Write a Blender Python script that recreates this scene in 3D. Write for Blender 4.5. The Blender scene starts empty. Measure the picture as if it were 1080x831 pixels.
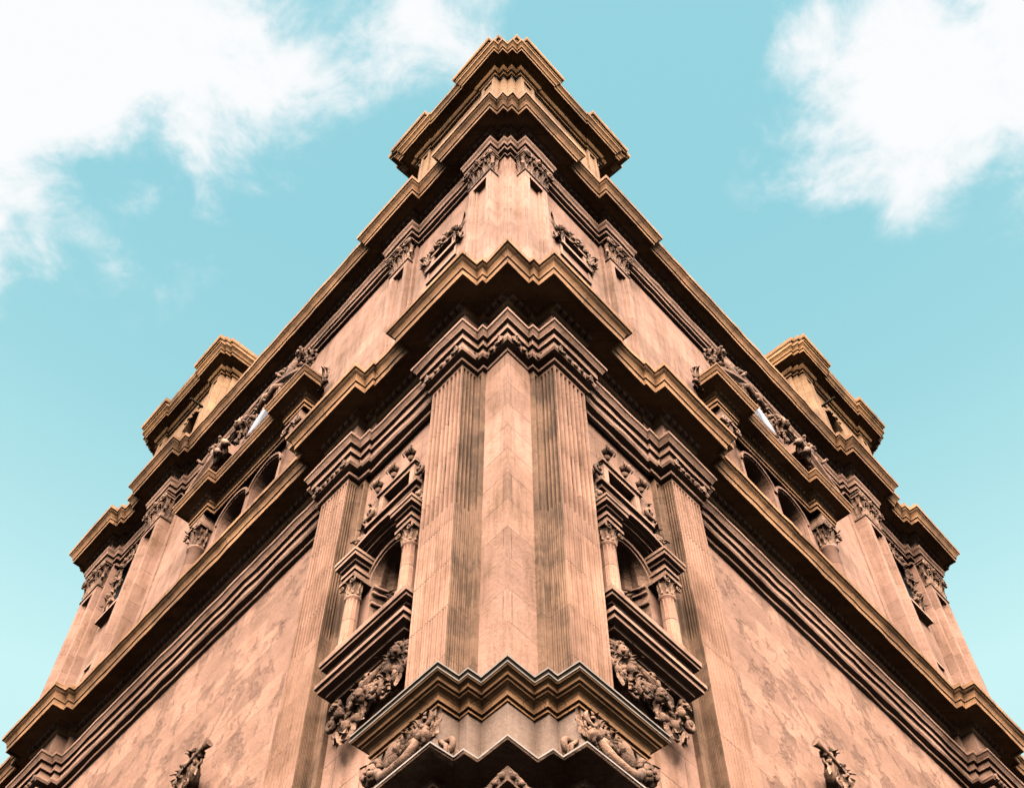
import bpy, bmesh, math, random
from mathutils import Vector, noise
from mathutils.geometry import tessellate_polygon

C = bpy.context.scene.collection
SC = bpy.context.scene
R = math.radians

# ------------------------------------------------------------------ camera
EYE = Vector((0.0, 0.0, 1.6))
cd = bpy.data.cameras.new('camera')
cam = bpy.data.objects.new('camera', cd)
C.objects.link(cam)
cam.location = EYE
cam.rotation_euler = (R(57.5314 + 90.0), 0, 0)
cd.sensor_fit = 'HORIZONTAL'
cd.sensor_width = 36.0
cd.lens = 36.0 * 1281.634 / 1080.0
cd.shift_x = 4.7 / 1080.0
cd.clip_end = 4000.0
cd.clip_start = 0.1
SC.camera = cam

# ------------------------------------------------------------------ exposure
SC.view_settings.view_transform = 'Standard'
SC.view_settings.look = 'None'
SC.view_settings.gamma = 1.0
SC.view_settings.use_curve_mapping = False
EXPO = 2.74
SC.view_settings.exposure = EXPO
SC.cycles.diffuse_bounces = 0
SC.cycles.use_fast_gi = True
SC.cycles.fast_gi_method = 'ADD'
SC.cycles.max_bounces = 4

SUN_EL = R(55.0)
SUN_AZ_OFF = 0.0          # sun behind the viewer, square on to the corner

# ------------------------------------------------------------------ sky
def lin(c):
    out = []
    for v in c[:3]:
        v /= 255.0
        out.append(v / 12.92 if v <= 0.04045 else ((v + 0.055) / 1.055) ** 2.4)
    return out

world = bpy.data.worlds.new('World')
SC.world = world
world.use_nodes = True
world.light_settings.ao_factor = 0.008
world.light_settings.distance = 2.5
nt = world.node_tree
nt.nodes.clear()
N = nt.nodes.new
L = nt.links.new
def wmath(op, a, b=None, c=None, clamp=False):
    n = N('ShaderNodeMath'); n.operation = op; n.use_clamp = clamp
    for i, v in enumerate((a, b, c)):
        if v is None: continue
        if isinstance(v, (int, float)): n.inputs[i].default_value = v
        else: L(v, n.inputs[i])
    return n.outputs[0]
outw = N('ShaderNodeOutputWorld')
bg = N('ShaderNodeBackground')
L(bg.outputs[0], outw.inputs[0])
bg.inputs['Strength'].default_value = 0.10
sky = N('ShaderNodeTexSky')
sky.sky_type = 'NISHITA'
sky.sun_disc = False
sky.sun_elevation = SUN_EL
sky.sun_rotation = R(180.0)
sky.dust_density = 1.5
tc = N('ShaderNodeTexCoord')
sep = N('ShaderNodeSeparateXYZ')
L(tc.outputs['Generated'], sep.inputs[0])
ramp = N('ShaderNodeValToRGB')
K = 10.0 / (2 ** EXPO)      # sky colours below are as seen; divided by the exposure and strength
def stop(i, pos, col):
    if i < 2: e = ramp.color_ramp.elements[i]; e.position = pos
    else: e = ramp.color_ramp.elements.new(pos)
    l = lin(col)
    e.color = (l[0], l[1], l[2], 1)
stop(0, 0.10, (84, 124, 134))
stop(1, 0.66, (204, 245, 243))
stop(2, 0.52, (206, 240, 238))
stop(2, 0.735, (180, 230, 232))
stop(3, 0.81, (158, 216, 222))
stop(4, 0.89, (147, 210, 219))
L(sep.outputs[2], ramp.inputs[0])
mixs = N('ShaderNodeMixRGB'); mixs.blend_type = 'MIX'; mixs.inputs[0].default_value = 0.04
scl = N('ShaderNodeVectorMath'); scl.operation = 'SCALE'; scl.inputs['Scale'].default_value = K
L(ramp.outputs[0], scl.inputs[0])
L(scl.outputs[0], mixs.inputs[1])
L(sky.outputs[0], mixs.inputs[2])
# clouds on a high flat layer: direction / height
px = wmath('DIVIDE', sep.outputs[0], wmath('MAXIMUM', sep.outputs[2], 0.05))
py = wmath('DIVIDE', sep.outputs[1], wmath('MAXIMUM', sep.outputs[2], 0.05))
comb = N('ShaderNodeCombineXYZ'); L(px, comb.inputs[0]); L(py, comb.inputs[1])
def noise_node(scale, detail, rough, dist=0.0, off=0.0):
    n = N('ShaderNodeTexNoise'); n.inputs['Scale'].default_value = scale
    n.inputs['Detail'].default_value = detail; n.inputs['Roughness'].default_value = rough
    n.inputs['Distortion'].default_value = dist
    a = N('ShaderNodeVectorMath'); a.operation = 'ADD'; a.inputs[1].default_value = (off, off * .7, off * 1.3)
    L(comb.outputs[0], a.inputs[0]); L(a.outputs[0], n.inputs['Vector'])
    return n.outputs['Fac']
n1 = noise_node(5.5, 9, 0.56, 0.25, 3.1)
n2 = noise_node(17.0, 8, 0.62, 0.4, 7.7)
def blob(cx, cy, rx, ry, rot):
    dx = wmath('SUBTRACT', px, cx); dy = wmath('SUBTRACT', py, cy)
    c, s = math.cos(rot), math.sin(rot)
    a = wmath('DIVIDE', wmath('ADD', wmath('MULTIPLY', dx, c), wmath('MULTIPLY', dy, s)), rx)
    b = wmath('DIVIDE', wmath('SUBTRACT', wmath('MULTIPLY', dy, c), wmath('MULTIPLY', dx, s)), ry)
    return wmath('SUBTRACT', 1.0, wmath('SQRT', wmath('ADD', wmath('MULTIPLY', a, a), wmath('MULTIPLY', b, b))))
b1 = blob(-0.37, 0.21, 0.44, 0.25, R(-24))
b1b = blob(-0.50, 0.36, 0.24, 0.17, R(-35))
b2 = blob(0.55, 0.27, 0.29, 0.16, R(18))
b3 = blob(0.33, 0.33, 0.11, 0.12, R(40))
bb = wmath('MAXIMUM', wmath('MAXIMUM', b1, b1b), wmath('MAXIMUM', b2, b3))
nn = wmath('ADD', wmath('MULTIPLY', wmath('SUBTRACT', n1, 0.5), 2.6), wmath('MULTIPLY', wmath('SUBTRACT', n2, 0.5), 0.9))
dens = wmath('ADD', bb, nn)
mr = N('ShaderNodeMapRange'); mr.interpolation_type = 'SMOOTHERSTEP'
mr.inputs['From Min'].default_value = -0.12; mr.inputs['From Max'].default_value = 0.55
L(dens, mr.inputs['Value'])
gate = N('ShaderNodeMapRange'); gate.interpolation_type = 'SMOOTHSTEP'
gate.inputs['From Min'].default_value = -0.55; gate.inputs['From Max'].default_value = -0.05
L(bb, gate.inputs['Value'])
cm = wmath('MULTIPLY', wmath('MULTIPLY', mr.outputs[0], gate.outputs[0]), 0.97)
cl = N('ShaderNodeMixRGB'); L(cm, cl.inputs[0]); L(mixs.outputs[0], cl.inputs[1])
cl.inputs[2].default_value = (K * 0.985, K * 0.99, K * 1.0, 1)
L(cl.outputs[0], bg.inputs[0])

sd = bpy.data.lights.new('sun', 'SUN')
sd.energy = 5.0
sd.angle = R(75.0)      # bright haze: a broad soft source, no hard shadows in the photograph
sd.color = (1.0, 0.93, 0.84)
sun = bpy.data.objects.new('sun', sd)
C.objects.link(sun)
sdir = Vector((math.sin(SUN_AZ_OFF) * math.cos(SUN_EL), -math.cos(SUN_AZ_OFF) * math.cos(SUN_EL), math.sin(SUN_EL)))
sun.rotation_euler = sdir.to_track_quat('Z', 'Y').to_euler()

# ------------------------------------------------------------------ materials
def stone(name, col, dark, stain=0.5, joint=0.35, bw=1.05, bh=0.52, streak=0.35, bump=0.5, pits=0.3, rough_patch=0.0, stain_scale=0.55):
    m = bpy.data.materials.new(name); m.use_nodes = True
    t = m.node_tree; b = t.nodes['Principled BSDF']
    def n(k): return t.nodes.new(k)
    def l(a, c): t.links.new(a, c)
    def mth(op, a, c=None, clamp=False):
        x = n('ShaderNodeMath'); x.operation = op; x.use_clamp = clamp
        for i, v in enumerate((a, c)):
            if v is None: continue
            if isinstance(v, (int, float)): x.inputs[i].default_value = v
            else: l(v, x.inputs[i])
        return x.outputs[0]
    tcn = n('ShaderNodeTexCoord'); geo = n('ShaderNodeNewGeometry')
    pos = geo.outputs['Position']
    def nz(vec, scale, det, ro, dist=0.0):
        x = n('ShaderNodeTexNoise'); x.inputs['Scale'].default_value = scale; x.inputs['Detail'].default_value = det
        x.inputs['Roughness'].default_value = ro; x.inputs['Distortion'].default_value = dist
        l(vec, x.inputs['Vector']); return x.outputs['Fac']
    def mr_(v, a, c, lo=0.0, hi=1.0):
        x = n('ShaderNodeMapRange'); x.inputs['From Min'].default_value = a; x.inputs['From Max'].default_value = c
        x.inputs['To Min'].default_value = lo; x.inputs['To Max'].default_value = hi
        l(v, x.inputs['Value']); return x.outputs[0]
    big = nz(pos, stain_scale, 10, 0.66, 0.15)
    mid = nz(pos, 3.2, 8, 0.65, 0.3)
    fine = nz(pos, 26.0, 6, 0.7)
    mp = n('ShaderNodeMapping'); mp.inputs['Scale'].default_value = (4.0, 0.45, 1); l(tcn.outputs['UV'], mp.inputs[0])
    stn = nz(mp.outputs[0], 1.0, 10, 0.70, 0.1)
    br = n('ShaderNodeTexBrick'); l(tcn.outputs['UV'], br.inputs['Vector'])
    br.inputs['Scale'].default_value = 1.0; br.inputs['Brick Width'].default_value = bw; br.inputs['Row Height'].default_value = bh
    br.inputs['Mortar Size'].default_value = 0.009; br.inputs['Mortar Smooth'].default_value = 0.6
    br.inputs['Color1'].default_value = (0.74, 0.72, 0.70, 1); br.inputs['Color2'].default_value = (1.12, 1.12, 1.12, 1)
    br.inputs['Mortar'].default_value = (1, 1, 1, 1); br.inputs['Bias'].default_value = 0.15
    # base colour
    c0 = n('ShaderNodeMixRGB'); c0.inputs[1].default_value = (*col, 1); c0.inputs[2].default_value = (*dark, 1)
    f1 = mr_(big, 0.44, 0.66, 0, stain * 1.15)
    f2 = mr_(stn, 0.47, 0.66, 0, streak * 1.2)
    f3 = mr_(mid, 0.52, 0.75, 0, stain * 0.6)
    f = mth('ADD', mth('ADD', f1, f2), f3, True)
    l(f, c0.inputs[0])
    c1 = n('ShaderNodeMixRGB'); c1.blend_type = 'MULTIPLY'; c1.inputs[0].default_value = 0.9
    l(c0.outputs[0], c1.inputs[1]); l(br.outputs['Color'], c1.inputs[2])
    c2 = n('ShaderNodeMixRGB'); c2.inputs[2].default_value = (dark[0] * 0.35, dark[1] * 0.3, dark[2] * 0.28, 1)
    jn = mth('MULTIPLY', br.outputs['Fac'], mr_(nz(pos, 2.1, 4, 0.6), 0.38, 0.62, 0.05, joint * 1.8), True)
    l(jn, c2.inputs[0]); l(c1.outputs[0], c2.inputs[1])
    vv = mr_(fine, 0.3, 0.7, 0.86, 1.12)
    c3 = n('ShaderNodeMixRGB'); c3.blend_type = 'MULTIPLY'; c3.inputs[0].default_value = 1.0
    cmb = n('ShaderNodeCombineColor'); l(vv, cmb.inputs[0]); l(vv, cmb.inputs[1]); l(vv, cmb.inputs[2])
    l(c2.outputs[0], c3.inputs[1]); l(cmb.outputs[0], c3.inputs[2])
    last = c3.outputs[0]
    hgt = mth('ADD', mth('MULTIPLY', fine, 0.5), mth('MULTIPLY', mid, 1.3))
    hgt = mth('SUBTRACT', hgt, mth('MULTIPLY', br.outputs['Fac'], 0.6))
    if pits > 0:
        vo = n('ShaderNodeTexVoronoi'); vo.inputs['Scale'].default_value = 7.5; l(pos, vo.inputs['Vector'])
        pit = mth('MULTIPLY', mr_(vo.outputs['Distance'], 0.0, 0.16, 1, 0), mr_(nz(pos, 1.3, 3, 0.5), 0.52, 0.6, 0, pits))
        c4 = n('ShaderNodeMixRGB'); c4.inputs[2].default_value = (dark[0] * 0.4, dark[1] * 0.38, dark[2] * 0.36, 1)
        l(pit, c4.inputs[0]); l(last, c4.inputs[1]); last = c4.outputs[0]
        hgt = mth('SUBTRACT', hgt, mth('MULTIPLY', pit, 1.5))
    if rough_patch > 0:
        mp2 = n('ShaderNodeMapping'); mp2.inputs['Scale'].default_value = (1.0, 0.85, 1)
        l(tcn.outputs['UV'], mp2.inputs[0])
        rp = mr_(nz(mp2.outputs[0], 1.3, 12, 0.74, 0.0), 0.53, 0.66, 0, 1)
        c5 = n('ShaderNodeMixRGB'); c5.inputs[2].default_value = (col[0] * 0.84, col[1] * 0.82, col[2] * 0.82, 1)
        l(mth('MULTIPLY', rp, rough_patch), c5.inputs[0]); l(last, c5.inputs[1]); last = c5.outputs[0]
        rn = nz(mp2.outputs[0], 14.0, 9, 0.8, 0.0)
        hgt = mth('ADD', hgt, mth('MULTIPLY', mth('MULTIPLY', rp, rn), 5.0))
        c6 = n('ShaderNodeMixRGB'); c6.inputs[2].default_value = (dark[0] * 0.5, dark[1] * 0.45, dark[2] * 0.42, 1)
        l(mth('MULTIPLY', mth('MULTIPLY', rp, mr_(rn, 0.55, 0.70, 0, 1)), 0.7), c6.inputs[0]); l(last, c6.inputs[1]); last = c6.outputs[0]
    l(last, b.inputs['Base Color'])
    bp = n('ShaderNodeBump'); bp.inputs['Strength'].default_value = bump; bp.inputs['Distance'].default_value = 0.035
    l(hgt, bp.inputs['Height']); l(bp.outputs[0], b.inputs['Normal'])
    b.inputs['Roughness'].default_value = 0.88
    b.inputs['Specular IOR Level'].default_value = 0.2
    return m

M = {}
M['wall'] = stone('sandstone_ashlar', (0.273, 0.141, 0.096), (0.113, 0.052, 0.026), stain=0.5, joint=0.55, bw=1.3, bh=0.62, streak=0.45)
M['plaster'] = stone('worn_sandstone', (0.258, 0.131, 0.087), (0.124, 0.058, 0.031), stain=0.35, joint=0.10, streak=0.12, rough_patch=0.45, stain_scale=1.3, bump=0.75)
M['shaft'] = stone('fluted_sandstone', (0.274, 0.138, 0.089), (0.098, 0.042, 0.019), stain=0.5, joint=0.7, bw=2.4, bh=0.9, streak=0.4)
M['shaded_patina'] = stone('shaded_weathered_shaft', (0.180, 0.092, 0.052), (0.058, 0.028, 0.013), stain=0.8, joint=0.4, bw=2.4, bh=0.9, streak=0.7, stain_scale=0.9)  # darker copy of the shaft stone: brown weathering plus painted side shade
M['cornice'] = stone('weathered_cornice', (0.320, 0.152, 0.070), (0.057, 0.028, 0.014), stain=0.6, joint=0.45, bw=1.1, bh=4.0, streak=0.2)
M['trim'] = stone('trim_sandstone', (0.315, 0.168, 0.112), (0.075, 0.034, 0.017), stain=0.6, joint=0.25, bw=1.4, bh=4.0, streak=0.2)
M['attic'] = stone('golden_sandstone', (0.274, 0.143, 0.072), (0.105, 0.048, 0.019), stain=0.5, joint=0.35, streak=0.3)
M['atticc'] = stone('golden_cornice', (0.333, 0.155, 0.061), (0.049, 0.023, 0.010), stain=0.6, joint=0.4, bw=1.2, bh=4.0, streak=0.2)
M['carve'] = stone('carved_stone', (0.241, 0.129, 0.082), (0.053, 0.025, 0.014), stain=0.85, joint=0.0, streak=0.3, bump=1.0, stain_scale=1.4)
M['frieze'] = stone('pale_frieze_stone', (0.245, 0.155, 0.115), (0.113, 0.064, 0.038), stain=0.5, joint=0.15, bw=1.6, bh=3.0, streak=0.4, pits=0.5)

def plain(name, col, rough=0.6, metal=0.0):
    m = bpy.data.materials.new(name); m.use_nodes = True
    t = m.node_tree; b = t.nodes['Principled BSDF']
    x = t.nodes.new('ShaderNodeTexNoise'); x.inputs['Scale'].default_value = 6.0; x.inputs['Detail'].default_value = 6
    r = t.nodes.new('ShaderNodeValToRGB')
    r.color_ramp.elements[0].position = 0.3; r.color_ramp.elements[0].color = (col[0] * .75, col[1] * .75, col[2] * .75, 1)
    r.color_ramp.elements[1].position = 0.7; r.color_ramp.elements[1].color = (min(1, col[0] * 1.15), min(1, col[1] * 1.15), min(1, col[2] * 1.15), 1)
    g = t.nodes.new('ShaderNodeNewGeometry'); t.links.new(g.outputs['Position'], x.inputs['Vector'])
    t.links.new(x.outputs['Fac'], r.inputs[0]); t.links.new(r.outputs[0], b.inputs['Base Color'])
    b.inputs['Roughness'].default_value = rough; b.inputs['Metallic'].default_value = metal
    b.inputs['Specular IOR Level'].default_value = 0.06
    return m
M['dark'] = plain('dark_glass', (0.008, 0.009, 0.009), 0.6)
M['marble'] = stone('white_marble', (0.25, 0.245, 0.275), (0.10, 0.09, 0.10), stain=0.3, joint=0.0, streak=0.1, bump=0.2, pits=0.5)
M['lit_edge'] = plain('painted_lit_edge', (0.23, 0.18, 0.15), 0.9)  # pale tone paints the sunlit rim of the ledges into the colour
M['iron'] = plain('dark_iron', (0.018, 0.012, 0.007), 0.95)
M['asphalt'] = plain('paving', (0.035, 0.03, 0.027), 0.9)

# ------------------------------------------------------------------ the corner's frame
BR = 0.835538; BL = 0.852289; KL = 0.98833
TB = math.tan(BR)
YW = 1.505
D = 10.0
def W(side, u, w, z):
    """facade coordinates: u along the facade from the corner, w out of it, z up"""
    s = u + w * TB
    if side > 0: return Vector((s * math.cos(BR), D - YW * w + s * math.sin(BR), z + 1.6))
    s *= KL
    return Vector((-s * math.cos(BL), D - YW * w + s * math.sin(BL), z + 1.6))

class MB:
    def __init__(self, jit=0.0):
        self.v = []; self.f = []; self.uv = []; self.sm = []; self.jit = jit
    def add(self, pts, faces, smooth=False):
        o = len(self.v)
        self.v += [tuple(p) for p in pts]
        for f in faces:
            self.f.append([o + i for i in f]); self.sm.append(smooth)
    def box(self, u0, u1, w0, w1, z0, z1):
        p = [(u, w, z) for z in (z0, z1) for w in (w0, w1) for u in (u0, u1)]
        self.add(p, [(0, 1, 3, 2), (4, 6, 7, 5), (0, 4, 5, 1), (2, 3, 7, 6), (0, 2, 6, 4), (1, 5, 7, 3)])
    def grid(self, rows, closed_r=False, closed_c=False, smooth=False):
        nr = len(rows); nc = len(rows[0]); pts = [p for r in rows for p in r]; fs = []
        for i in range(nr if closed_r else nr - 1):
            for j in range(nc if closed_c else nc - 1):
                a = i * nc + j; b = i * nc + (j + 1) % nc
                c = ((i + 1) % nr) * nc + (j + 1) % nc; d = ((i + 1) % nr) * nc + j
                fs.append((a, b, c, d))
        self.add(pts, fs, smooth)
    def tube(self, path, rad, n=7, smooth=True, caps=True):
        rows = []
        P = [Vector(p) for p in path]
        for i, p in enumerate(P):
            t = (P[min(i + 1, len(P) - 1)] - P[max(i - 1, 0)]).normalized()
            a = Vector((0, 1, 0)) if abs(t.y) < 0.9 else Vector((1, 0, 0))
            x = t.cross(a).normalized(); y = t.cross(x).normalized()
            r = rad[i] if isinstance(rad, (list, tuple)) else rad
            rows.append([tuple(p + x * (r * math.cos(2 * math.pi * k / n)) + y * (r * math.sin(2 * math.pi * k / n))) for k in range(n)])
        self.grid(rows, closed_c=True, smooth=smooth)
        if caps:
            o = len(self.v)
            self.f.append([o - n + k for k in range(n)]); self.sm.append(False)
            st = o - n * len(rows)
            self.f.append([st + k for k in range(n)][::-1]); self.sm.append(False)
    def lathe(self, cu, cw, prof, n=18, a0=0.0, a1=2 * math.pi, flute=0):
        rows = []
        full = abs(a1 - a0 - 2 * math.pi) < 1e-6
        for r, z in prof:
            row = []
            for k in range(n if full else n + 1):
                a = a0 + (a1 - a0) * k / n
                rr = r * (1 - 0.07 * (k % 2)) if flute else r
                row.append((cu + rr * math.cos(a), cw + rr * math.sin(a), z))
            rows.append(row)
        self.grid(rows, closed_c=full, smooth=not flute)
    def ball(self, c, r, seed=0, lump=0.0, nu=10, nv=7, rot=0.0):
        c = Vector(c); rows = []
        if isinstance(r, (int, float)): r = (r, r, r)
        for i in range(nv + 1):
            th = math.pi * i / nv; row = []
            for k in range(nu):
                ph = 2 * math.pi * k / nu
                d = Vector((math.sin(th) * math.cos(ph), math.sin(th) * math.sin(ph), math.cos(th)))
                q = 1.0 + (lump * noise.noise(d * 2.2 + Vector((seed * 3.1, seed * 1.7, 0))) if lump else 0)
                x, y, z = d.x * r[0] * q, d.y * r[1] * q, d.z * r[2] * q
                if rot: x, z = x * math.cos(rot) - z * math.sin(rot), x * math.sin(rot) + z * math.cos(rot)
                row.append((c.x + x, c.y + y, c.z + z))
            rows.append(row)
        self.grid(rows, closed_c=True, smooth=True)
    def scroll(self, u, w, z, r, tr=None, turns=1.6, a0=0.0, sgn=1, n=18):
        tr = tr or r * 0.22
        path = []; rad = []
        for i in range(n + 1):
            t = i / n; a = a0 + sgn * t * turns * 2 * math.pi; rr = r * (1 - 0.86 * t)
            path.append((u + rr * math.cos(a), w + 0.35 * r * t, z + rr * math.sin(a))); rad.append(tr * (1 - 0.35 * t))
        self.tube(path, rad, 6)
    def leaf(self, u, w, z, h, wd, du=0.0, out=0.35, curl=1.0, dz=1.0, lobes=3):
        """acanthus blade growing from (u,w,z): rises h, leans out and curls over"""
        n = 7; rows = []
        for i in range(n + 1):
            t = i / n
            zz = z + dz * h * (math.sin(t * math.pi * 0.62) / math.sin(math.pi * 0.62) if curl else t)
            ww = w + out * h * t ** 2.2
            hw = wd * 0.5 * (1 - t ** 3) * (1.0 + 0.28 * math.cos(t * lobes * 2 * math.pi))
            if i == n: hw = wd * 0.08
            cu = u + du * h * t
            rows.append([(cu - hw, ww - 0.03 * wd, zz), (cu - hw * 0.45, ww + 0.16 * wd, zz), (cu, ww + 0.05 * wd, zz), (cu + hw * 0.45, ww + 0.16 * wd, zz), (cu + hw, ww - 0.03 * wd, zz)])
        self.grid(rows)
    def build(self, name, mat, parent, sides=(1,), origin=None):
        V = []; F = []; UV = []; S = []
        for sd_ in sides:
            o = len(V)
            for (u, w, z) in self.v:
                if self.jit:
                    q = Vector((u * 2.3 + 5, w * 2.9, z * 2.7 + sd_ * 40))
                    n1_ = noise.noise(q); n2_ = noise.noise(q * 1.7 + Vector((9, 4, 2)))
                    V.append(W(sd_, u + (n2_ * self.jit if u + w * TB > 0.08 else 0), w + n1_ * self.jit * (1 if u + w * TB > 0.08 else 0), z + n2_ * self.jit * 0.8 * (1 if u + w * TB > 0.08 else 0)))
                else: V.append(W(sd_, u, w, z))
            for fi, f in enumerate(self.f):
                p = [self.v[i] for i in f]
                g = [i + o for i in f]
                uv = [(q[0] - q[1], q[2]) for q in p]
                if sd_ < 0: g = g[::-1]; uv = uv[::-1]
                F.append(g); UV.append(uv); S.append(self.sm[fi])
        me = bpy.data.meshes.new(name)
        me.from_pydata(V, [], F)
        ul = me.uv_layers.new(name='UVMap')
        k = 0
        for poly in me.polygons:
            poly.use_smooth = S[poly.index]
            for j in range(poly.loop_total):
                ul.data[poly.loop_start + j].uv = UV[poly.index][j]
        bm = bmesh.new(); bm.from_mesh(me)
        bmesh.ops.remove_doubles(bm, verts=bm.verts, dist=0.0004)
        bmesh.ops.recalc_face_normals(bm, faces=bm.faces)
        bm.to_mesh(me); bm.free()
        me.materials.append(M[mat] if isinstance(mat, str) else mat)
        ob = bpy.data.objects.new(name, me)
        C.objects.link(ob)
        if parent: ob.parent = parent
        return ob

# ---- a path is [(w, u_end), ...]; starts at the corner unless u0 is given
def offset_path(segs, o, u0=None, sub=0.7):
    pts = []
    ustart = -(segs[0][0] + o) * TB if u0 is None else u0
    cur = ustart
    for i, (w, ue) in enumerate(segs):
        last = i == len(segs) - 1
        if last: ub = ue
        else: ub = ue - o if segs[i + 1][0] > w else ue + o
        ww = w + o
        m = max(1, int(abs(ub - cur) / sub))
        for j in range(m): pts.append((cur + (ub - cur) * j / m, ww))
        pts.append((ub, ww))
        cur = ub
    return pts
def nsub(segs, sub=0.7):
    # fixed subdivision counts so that every profile ring has the same number of points
    out = []; cur = -(segs[0][0]) * TB
    for w, ue in segs: out.append(max(1, int(abs(ue - cur) / sub))); cur = ue
    return out
def sweep(mb, segs, prof, u0=None, sub=0.7):
    ns = []
    cur = (-(segs[0][0]) * TB) if u0 is None else u0
    for w, ue in segs: ns.append(max(1, int(abs(ue - cur) / sub))); cur = ue
    rows = []
    for o, z in prof:
        row = []
        cur = -(segs[0][0] + o) * TB if u0 is None else u0
        for i, (w, ue) in enumerate(segs):
            last = i == len(segs) - 1
            ub = ue if last else (ue - o if segs[i + 1][0] > w else ue + o)
            for j in range(ns[i]): row.append((cur + (ub - cur) * j / ns[i], w + o, z))
            row.append((ub, w + o, z))
            cur = ub
        rows.append(row)
    mb.grid(rows)
def dentils(mb, segs, o, z0, z1, step, wd, dep, u0=None):
    cur = -(segs[0][0] + o) * TB if u0 is None else u0
    for i, (w, ue) in enumerate(segs):
        last = i == len(segs) - 1
        ub = ue if last else (ue - o if segs[i + 1][0] > w else ue + o)
        n = int((ub - cur) / step)
        if n >= 1 and ub - cur > wd:
            st = (ub - cur) / n
            for j in range(n):
                c = cur + st * (j + 0.5)
                mb.box(c - wd / 2, c + wd / 2, w + o - 0.02, w + o + dep, z0, z1)
        cur = ub

def panel(mb, u0, u1, w, z0, z1, holes=(), depth=0.3):
    outer = [Vector((u0, z0, 0)), Vector((u1, z0, 0)), Vector((u1, z1, 0)), Vector((u0, z1, 0))]
    loops = [outer] + [[Vector((a, b, 0)) for a, b in h] for h in holes]
    flat = [p for lp in loops for p in lp]
    tris = tessellate_polygon(loops)
    mb.add([(p.x, w, p.y) for p in flat], [tuple(t) for t in tris])
    for h in holes:
        mb.grid([[(a, w, b) for a, b in h], [(a, w - depth, b) for a, b in h]], closed_c=True)
def arch_loop(cu, r, zb, zs, rise=None, n=12):
    rise = r if rise is None else rise
    return [(cu - r, zb), (cu + r, zb)] + [(cu + r * math.cos(math.pi * k / n), zs + rise * math.sin(math.pi * k / n)) for k in range(n + 1)]
def archbar(mb, cu, r0, r1, zs, rise0, rise1, w0, w1, a0=0.0, a1=math.pi, n=16):
    rows = []
    for k in range(n + 1):
        a = a0 + (a1 - a0) * k / n; c, s = math.cos(a), math.sin(a)
        rows.append([(cu + r0 * c, w0, zs + rise0 * s), (cu + r0 * c, w1, zs + rise0 * s), (cu + (r0 * .6 + r1 * .4) * c, w1, zs + (rise0 * .6 + rise1 * .4) * s),
                     (cu + (r0 * .6 + r1 * .4) * c, w1 + (w1 - w0) * .25, zs + (rise0 * .6 + rise1 * .4) * s),
                     (cu + r1 * c, w1 + (w1 - w0) * .25, zs + rise1 * s), (cu + r1 * c, w0, zs + rise1 * s)])
    mb.grid(rows)
    mb.add(rows[0], [tuple(range(6))]); mb.add(rows[-1], [tuple(range(6))[::-1]])

# ------------------------------------------------------------------ ground
gm = bpy.data.meshes.new('ground')
gm.from_pydata([(-1500, -1500, 0), (1500, -1500, 0), (1500, 1500, 0), (-1500, 1500, 0)], [], [(0, 1, 2, 3)])
gm.materials.append(M['asphalt'])
ground = bpy.data.objects.new('ground', gm); C.objects.link(ground); ground['kind'] = 'structure'

# ------------------------------------------------------------------ the church
church = bpy.data.objects.new('church', None); C.objects.link(church)
church.location = (0, D, 0)
church['label'] = 'towering baroque church corner in pink sandstone with fluted pilasters and stepped cornices'
church['category'] = 'church'
bpy.context.view_layer.update()
class _P: pass
def sub(parent, name, mb, mat, sides, label=None):
    o = mb.build(name, mat, parent, sides)
    if parent is church or (parent is not None and parent.parent is church): pass
    if parent is church: o.matrix_parent_inverse = church.matrix_world.inverted()
    if label: o['label'] = label
    return o

UE = 24.0
# level paths (w, u_end): the entablature line and the wall line
P0 = [(-0.38, 0.84), (-0.17, 1.0), (0.16, 1.8), (-0.30, UE)]                              # pedestal zone
PA = [(-0.30, 0.85), (-0.20, 1.0), (0.16, 1.8), (-0.12, 3.92), (-0.07, 4.2), (0.16, 5.05), (-0.02, 5.2), (-0.27, 15.45), (-0.12, 15.6), (0.16, 16.65), (-0.12, 16.95), (-0.27, UE)]
PAw = [(-0.27, 0.90), (-0.36, 1.35), (-0.02, 1.72), (-0.17, 4.45), (-0.04, 5.0), (-0.285, 15.85), (-0.04, 16.55), (-0.30, UE)]
PB = [(-0.74, 0.72), (-0.56, 0.96), (-0.3, 1.73), (-0.50, 3.72), (-0.54, 3.84), (-0.50, 4.0), (-0.27, 4.86), (-0.42, 14.75), (-0.30, 15.05), (-0.06, 16.05), (-0.3, 16.5), (-0.42, 18.3), (-0.3, 18.55), (-0.06, 19.6), (-0.38, 19.72), (-0.60, 19.84), (-0.9, 19.96), (-7.0, 20.0)]
PBw = [(-0.74, 0.72), (-0.56, 0.96), (-0.46, 1.70), (-0.53, 4.0), (-0.45, 4.82), (-0.46, 14.85), (-0.42, 15.1), (-0.24, 16.0), (-0.50, 18.35), (-0.24, 19.5), (-7.0, 19.6)]

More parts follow.
